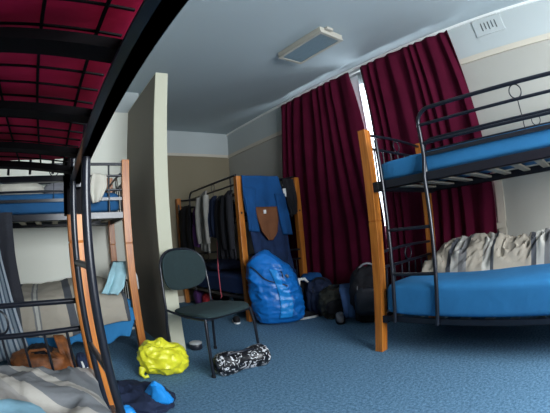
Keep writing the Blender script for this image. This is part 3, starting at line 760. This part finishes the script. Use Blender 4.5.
# backpacks along the curtain
def pack(name, label, c, r, m, seed, rot=0, pocket='blackg', strapm='greyc', lean=0):
    t = thing(name, label, 'backpack', (c[0], c[1], 0))
    bm = B(); blob(bm, (c[0], c[1], r[2]), r, .75, .75, lambda p: .030*ridge(p, 1.7, seed)+.014*ridge(p, 4.2, seed+3)-.01, 64, 40, rot=rot); obj('pack_body', bm, m, t)
    R = Matrix.Rotation(rot, 3, 'Z')
    bm = B(); q = Vector((c[0], c[1], 0)) + R @ Vector((0, -r[1]*.9, 0)); blob(bm, (q.x, q.y, r[2]*.85), (r[0]*.7, r[1]*.35, r[2]*.5), .6, .6, lambda p: .01*ridge(p, 2, seed+1), rot=rot); obj('pocket', bm, pocket, t)
    bm = B(); tube(bm, [Vector((c[0], c[1], 0)) + R @ Vector((r[0]*.5*math.cos(a), -r[1]*(.35+.2*math.sin(a)), r[2]*(1.85+.28*math.sin(a)))) for a in [PI*i/10 for i in range(11)]], .010, 8); obj('handle', bm, strapm, t)
    for sx in (-1, 1):
        bm = B(); tube(bm, [Vector((c[0], c[1], 0)) + R @ Vector((sx*r[0]*(.45+.1*math.sin(a*2)), -r[1]*(.55+.55*math.sin(a)), r[2]*(1.75-1.45*a/PI))) for a in [PI*i/10 for i in range(11)]], .009, 6); obj('strap', bm, strapm, t)
    return t
pack('backpack', 'dark navy backpack on the floor between the blue rucksack and black bags', (2.67, 2.88, 0), (.14, .12, .20), 'navy', 1, -.7, 'navy', 'black')
pack('backpack', 'low olive black bag in the middle of the bags under the curtain', (2.68, 2.60, 0), (.20, .14, .165), 'khaki', 2, -.7, 'black', 'black')
pack('backpack', 'tall black backpack with pale piping beside the right bunk post', (2.66, 2.16, 0), (.17, .15, .275), 'black', 3, -1.0, 'blackg', 'greyc')
bm = B(); hang(bm, pl([(2.58, 2.48, .37), (2.49, 2.40, .34), (2.46, 2.34, .20), (2.46, 2.31, .07)]), pl([(2.68, 2.38, .37), (2.59, 2.29, .34), (2.56, 2.22, .20), (2.55, 2.21, .06)]), 12, 16, .014, 1.5, Vector((-.7,-.7,.2)), 2)
tag(obj('jeans', bm, 'denim', solid=.02), 'faded blue jeans draped over the bags beside the tall black backpack', 'jeans')
bm = B(); blob(bm, (2.66, 2.98, .425), (.11, .08, .045), .9, .9, lambda p: .018*ridge(p, 2, 5), rot=-.5)
tag(obj('blue_shirt', bm, 'bluecl'), 'dark blue crumpled shirt on top of the navy backpack', 'shirt')
def shoe(label, c, rot, m, solem, s=1.):
    t = thing('shoe', label, 'shoe', (c[0], c[1], 0)); R = Matrix.Rotation(rot, 3, 'Z')
    bm = B()
    def f(u, v):
        th = 2*PI*u; cx, sx = superell(th, .85); ph = -PI/2+PI*v; cp, sp = superell(ph, .7)
        x = cx*cp*.135; y = sx*cp*(.045-.006*cx); hgt = .035+.035*(1-1/(1+math.exp(-14*(x/.135)))) ; z = .022+max(-.3, sp)*hgt+.01
        return Vector((c[0], c[1], 0)) + (R @ Vector((x, y, z)))*s
    surf(bm, f, 30, 16, closed_u=True); bmesh.ops.remove_doubles(bm, verts=bm.verts[:], dist=1e-5); obj('upper', bm, m, t)
    bm = B()
    def g(u, v):
        th = 2*PI*u; cx, sx = superell(th, .85); k = [0, 1, 1, 0][min(3, int(v*3.01))]; z = [0, 0, .022, .022][min(3, int(v*3.01))]
        return Vector((c[0], c[1], 0)) + (R @ Vector((cx*.14*k, sx*.05*k, z)))*s
    surf(bm, g, 30, 4, closed_u=True); bmesh.ops.remove_doubles(bm, verts=bm.verts[:], dist=1e-5); obj('sole', bm, solem, t, smooth=False)
    bm = B()
    for k in range(4):
        x = -.0+.022*k; tube(bm, [Vector((c[0], c[1], 0)) + (R @ Vector((x, yy, .062-.006*k+(.008 if yy == 0 else 0))))*s for yy in (-.03, 0, .03)], .003, 6)
    obj('laces', bm, 'white', t)
shoe('dark shoe with white stripes on the carpet right of the blue rucksack', (2.47, 2.90), -.4, 'black', 'white')
shoe('grey shoe on the carpet in front of the faded jeans', (2.52, 2.44), -2.3, 'greyc', 'black', .95)
shoe('black and white shoe on the carpet left of the far bunk front post', (1.90, 3.42), 1.2, 'black', 'white', .8)

# ------------------------------------------------------------------ clothes on the far bunk
YE = 3.285   # just in front of the near end panel
t = thing('blue_jacket', 'blue fleece jacket hung over the near end of the far bunk', 'jacket', (2.3, YE, 1.1))
bm = B(); hang(bm, pl([(2.065, 3.34, 1.60), (2.06, 3.29, 1.605), (2.04, YE-.02, 1.45), (2.05, YE-.03, 1.20)]), pl([(2.545, 3.34, 1.60), (2.55, 3.29, 1.605), (2.57, YE-.02, 1.45), (2.60, YE-.03, 1.22)]), 30, 24, .014, 2, Vector((0,-1,0)), 2)
obj('jacket_body', bm, 'bluecl', t, solid=.012)
bm = B(); hang(bm, pl([(2.045, YE-.03, 1.48), (2.055, YE-.05, 1.25), (2.07, YE-.05, 1.0)]), pl([(2.20, YE-.03, 1.46), (2.17, YE-.05, 1.2), (2.19, YE-.05, .98)]), 12, 20, .014, 1, Vector((0,-1,0)), 3); obj('sleeve', bm, 'bluecl', t, solid=.02)
bm = B(); hang(bm, pl([(2.46, YE-.03, 1.40), (2.48, YE-.05, 1.15), (2.52, YE-.05, .93)]), pl([(2.60, YE-.03, 1.40), (2.63, YE-.05, 1.15), (2.66, YE-.05, .92)]), 12, 20, .014, 1, Vector((0,-1,0)), 5); obj('sleeve', bm, 'bluecl', t, solid=.02)
t = thing('brown_cap', 'brown cloth cap with white tag hanging under the blue jacket', 'cap', (2.31, YE-.07, .9))
bm = B(); hang(bm, pl([(2.17, YE-.045, 1.25), (2.18, YE-.06, 1.12), (2.22, YE-.065, .98), (2.30, YE-.06, .885)]), pl([(2.46, YE-.045, 1.25), (2.45, YE-.06, 1.10), (2.42, YE-.065, .97), (2.35, YE-.06, .88)]), 16, 20, .010, 1.2, Vector((0,-1,0)), 1); obj('cap_body', bm, 'brown', t, solid=.02)
bm = bx((2.255, YE-.085, 1.175), (2.285, YE-.075, 1.215)); obj('tag', bm, 'white', t, smooth=False)
bm = B(); hang(bm, pl([(2.07, YE-.005, 1.22), (2.11, YE-.01, .95), (2.15, YE-.015, .62)]), pl([(2.58, YE-.005, 1.22), (2.62, YE-.01, .9), (2.66, YE-.015, .50)]), 30, 24, .02, 3, Vector((0,-1,0)), 6)
tag(obj('hanging_jeans', bm, 'jean', solid=.016), 'dark blue jeans hanging below the blue jacket on the far bunk', 'jeans')
bm = B(); hang(bm, pl([(2.60, YE-.005, 1.585), (2.62, YE-.02, 1.4), (2.67, YE-.02, 1.12)]), pl([(2.77, YE-.005, 1.58), (2.79, YE-.02, 1.4), (2.79, YE-.02, 1.18)]), 12, 20, .018, 2, Vector((0,-1,0)), 7)
tag(obj('black_shirt', bm, 'black', solid=.012), 'black shirt hung between the blue jacket and right post of the far bunk', 'shirt')
bm = B(); hang(bm, pl([(2.585, YE-.03, 1.46), (2.59, YE-.03, 1.38)]), pl([(2.63, YE-.03, 1.46), (2.63, YE-.03, 1.36)]), 5, 6, .004, 1, Vector((0,-1,0)), 7)
tag(obj('white_sock', bm, 'white', solid=.01), 'small white sock tucked between the blue jacket and black shirt', 'sock')
# long side of the far bunk
XE = 1.985
def coat(name, label, cat, y0, y1, z1, z0, m, seed, amp=.02, nf=2, sleeves=False, taper=.0, x=XE):
    o_ = Vector((-1, 0, 0)); ym = (y0+y1)/2
    bm = B()
    hang(bm, pl([(x+.03, ym-(ym-y0)*.45, z1), (x-.005, y0+.02, z1-.05), (x-.02, y0, (z1+z0)/2), (x-.02, y0+taper, z0)]), pl([(x+.03, ym+(y1-ym)*.45, z1), (x-.005, y1-.02, z1-.05), (x-.02, y1, (z1+z0)/2), (x-.02, y1-taper, z0+.03)]), 20, 26, amp, nf, o_, seed)
    if not sleeves:
        return tag(obj(name, bm, m, solid=.018), label, cat)
    t = thing(name, label, cat, (x, ym, z0))
    obj('coat_body', bm, m, t, solid=.018)
    for s, yy in ((-1, y0), (1, y1)):
        bm = B(); tube(bm, [(x-.02, yy+.03*-s, z1-.07), (x-.04, yy-.005*s, z1-.25), (x-.045, yy, (z1+z0)/2-.08), (x-.045, yy-.01*s, z0+.12)], [.04, .042, .038, .03], 12); obj('sleeve', bm, m, t)
    return t
coat('grey_jacket', 'pale grey jacket hanging on the long side of the far bunk', 'jacket', 3.98, 4.24, 1.56, .78, 'stone', 1, sleeves=True, amp=.018)
coat('navy_jacket', 'navy jacket hanging between the pale grey jacket and black coats', 'jacket', 3.76, 3.95, 1.46, .95, 'navy', 2)
coat('black_coat', 'long black coat hanging nearest the near post of the far bunk', 'coat', 3.40, 3.56, 1.47, .70, 'black', 3, sleeves=True)
coat('black_coat', 'long black coat hanging second from the near post of the far bunk', 'coat', 3.59, 3.77, 1.44, .70, 'black', 4, x=XE-.01)
coat('purple_shirt', 'dark purple shirt hanging left of the pale grey jacket', 'shirt', 4.30, 4.50, 1.40, .85, 'purple', 5)
coat('dark_coat', 'dark coat hanging at the far end of the corner bunk beside the partition', 'coat', 4.54, 4.98, 1.45, .75, 'black', 6)
bm = B(); tube(bm, [(2.03, 3.80, 1.352), (2.012, 3.80, 1.33), (2.0, 3.81, 1.1), (1.975, 3.82, .9), (1.965, 3.84, .6), (1.97, 3.85, .27)], .006, 8); tube(bm, [(1.97, 3.85, .285+.0), (1.985, 3.86, .25), (1.97, 3.865, .22)], .005, 6)
tag(obj('lanyard', bm, 'pink'), 'thin pink strap hanging below the coats of the far bunk', 'strap')
bm = B(); blob(bm, (2.35, 3.62, .575), (.16, .10, .055), .8, .9, lambda p: .02*ridge(p, 2.2, 3))
tag(obj('grey_socks', bm, 'greyc'), 'grey clothes bundle lying on the lower mattress of the far bunk', 'clothing')
bm = B(); blob(bm, (2.30, 4.30, .59), (.22, .3, .07), .8, .9, lambda p: .03*ridge(p, 2.2, 5))
tag(obj('dark_blanket', bm, 'navy'), 'dark blanket heaped on the lower mattress of the far bunk', 'blanket')
t = thing('water_bottle', 'clear plastic water bottle on the floor under the far bunk', 'bottle', (2.14, 3.92, 0))
bm = B(); lathe(bm, [(.03, 0), (.036, .01), (.036, .06), (.033, .08), (.036, .10), (.036, .16), (.014, .205), (.014, .22)], (2.14, 3.92, 0), 20); obj('bottle_body', bm, 'water', t)
bm = B(); lathe(bm, [(.016, .22), (.016, .24)], (2.14, 3.92, 0), 16); obj('cap', bm, 'white', t)
for (x, y, r, m, l, n) in [(2.10, 4.80, (.07, .09, .12), 'purple', 'purple bundle on the floor under the far end of the corner bunk', 'purple_bundle'),
                       (2.12, 4.58, (.06, .08, .09), 'red', 'red bundle on the floor under the far bunk', 'red_bundle'),
                       (2.10, 4.38, (.05, .07, .05), 'white', 'white cloth on the floor under the far bunk beside the red bundle', 'white_cloth'),
                       (2.55, 4.25, (.18, .25, .12), 'black', 'large black bag in the dark under the far bunk', 'black_bag')]:
    bm = B(); blob(bm, (x, y, r[2]), r, .8, .8, lambda p: .018*ridge(p, 2, x*3)); tag(obj(n, bm, m), l, n.split('_')[1])

# ------------------------------------------------------------------ light
w = bpy.data.worlds.new('World'); S.world = w; w.use_nodes = True
bg = w.node_tree.nodes['Background']; bg.inputs[0].default_value = (.80, .90, 1.0, 1); bg.inputs[1].default_value = 5
def area(name, loc, rot, sx, sy, power, col):
    l = bpy.data.lights.new(name, 'AREA'); l.shape = 'RECTANGLE'; l.size = sx; l.size_y = sy; l.energy = power; l.color = col
    o = bpy.data.objects.new(name, l); C.objects.link(o); o.location = loc; o.rotation_euler = rot; return o
area('daylight_side', (XR+.35, (WY0+WY1)/2, (WZ0+WZ1)/2), (0, PI/2, 0), WZ1-WZ0, WY1-WY0, 170, (.80, .90, 1))
area('daylight_front', ((FX0+FX1)/2, YF-.25, (FZ0+FZ1)/2), (PI/2, 0, 0), FX1-FX0, FZ1-FZ0, 290, (.90, .95, 1))

# ------------------------------------------------------------------ camera (a wide action-camera lens)
cam = bpy.data.cameras.new('camera'); co = bpy.data.objects.new('camera', cam); C.objects.link(co); S.camera = co
cam.type = 'PANO'; cam.sensor_fit = 'HORIZONTAL'; cam.sensor_width = 36; cam.sensor_height = 36*413/550
KA, KB = CAMK = (0.00276, 2.92244)
yaw, pit, rol, hc = CAMP = (36.99886, 4.52441, -5.2198, .93091)
y, p_, r = map(math.radians, (yaw, pit, rol))
f = Vector((math.sin(y)*math.cos(p_), math.cos(y)*math.cos(p_), math.sin(p_)))
rt = Vector((math.cos(y), -math.sin(y), 0)); up = rt.cross(f)
r2 = rt*math.cos(r)+up*math.sin(r); u2 = -rt*math.sin(r)+up*math.cos(r)
co.matrix_world = Matrix(((r2.x, u2.x, -f.x, 0), (r2.y, u2.y, -f.y, 0), (r2.z, u2.z, -f.z, hc), (0, 0, 0, 1)))
cam.clip_start = .01
s = 36/550
pano = cam if hasattr(cam, 'panorama_type') else cam.cycles
pano.panorama_type = 'FISHEYE_LENS_POLYNOMIAL'
pano.fisheye_fov = math.radians(170)
pano.fisheye_polynomial_k0 = 0; pano.fisheye_polynomial_k1 = -KA/s; pano.fisheye_polynomial_k2 = 0
pano.fisheye_polynomial_k3 = -KB*1e-9/s**3; pano.fisheye_polynomial_k4 = 0

S.view_settings.view_transform = 'Standard'; S.view_settings.look = 'None'; S.view_settings.gamma = 1
S.view_settings.use_curve_mapping = False; S.view_settings.exposure = 0.0
GR = {'curtain': 'maroon window curtains', 'bunk bed': 'dormitory bunk beds', 'mattress': 'bunk mattresses', 'duvet': 'banded duvets on the lower bunks',
      'pillow': 'pillows', 'backpack': 'backpacks on the floor', 'shoe': 'shoes on the carpet', 'coat': 'coats hanging on the far bunk', 'towel': 'towels hung on the alcove bunk',
      'jacket': 'jackets', 'jeans': 'blue jeans', 'bag': 'bags on the floor', 'shirt': 'shirts', 'sock': 'white socks'}
for o in S.objects:
    if o.get('category') in GR and o.name != 'sheer_curtain': o['group'] = GR[o['category']]
for o in S.objects:
    if '_o' in o: del o['_o']
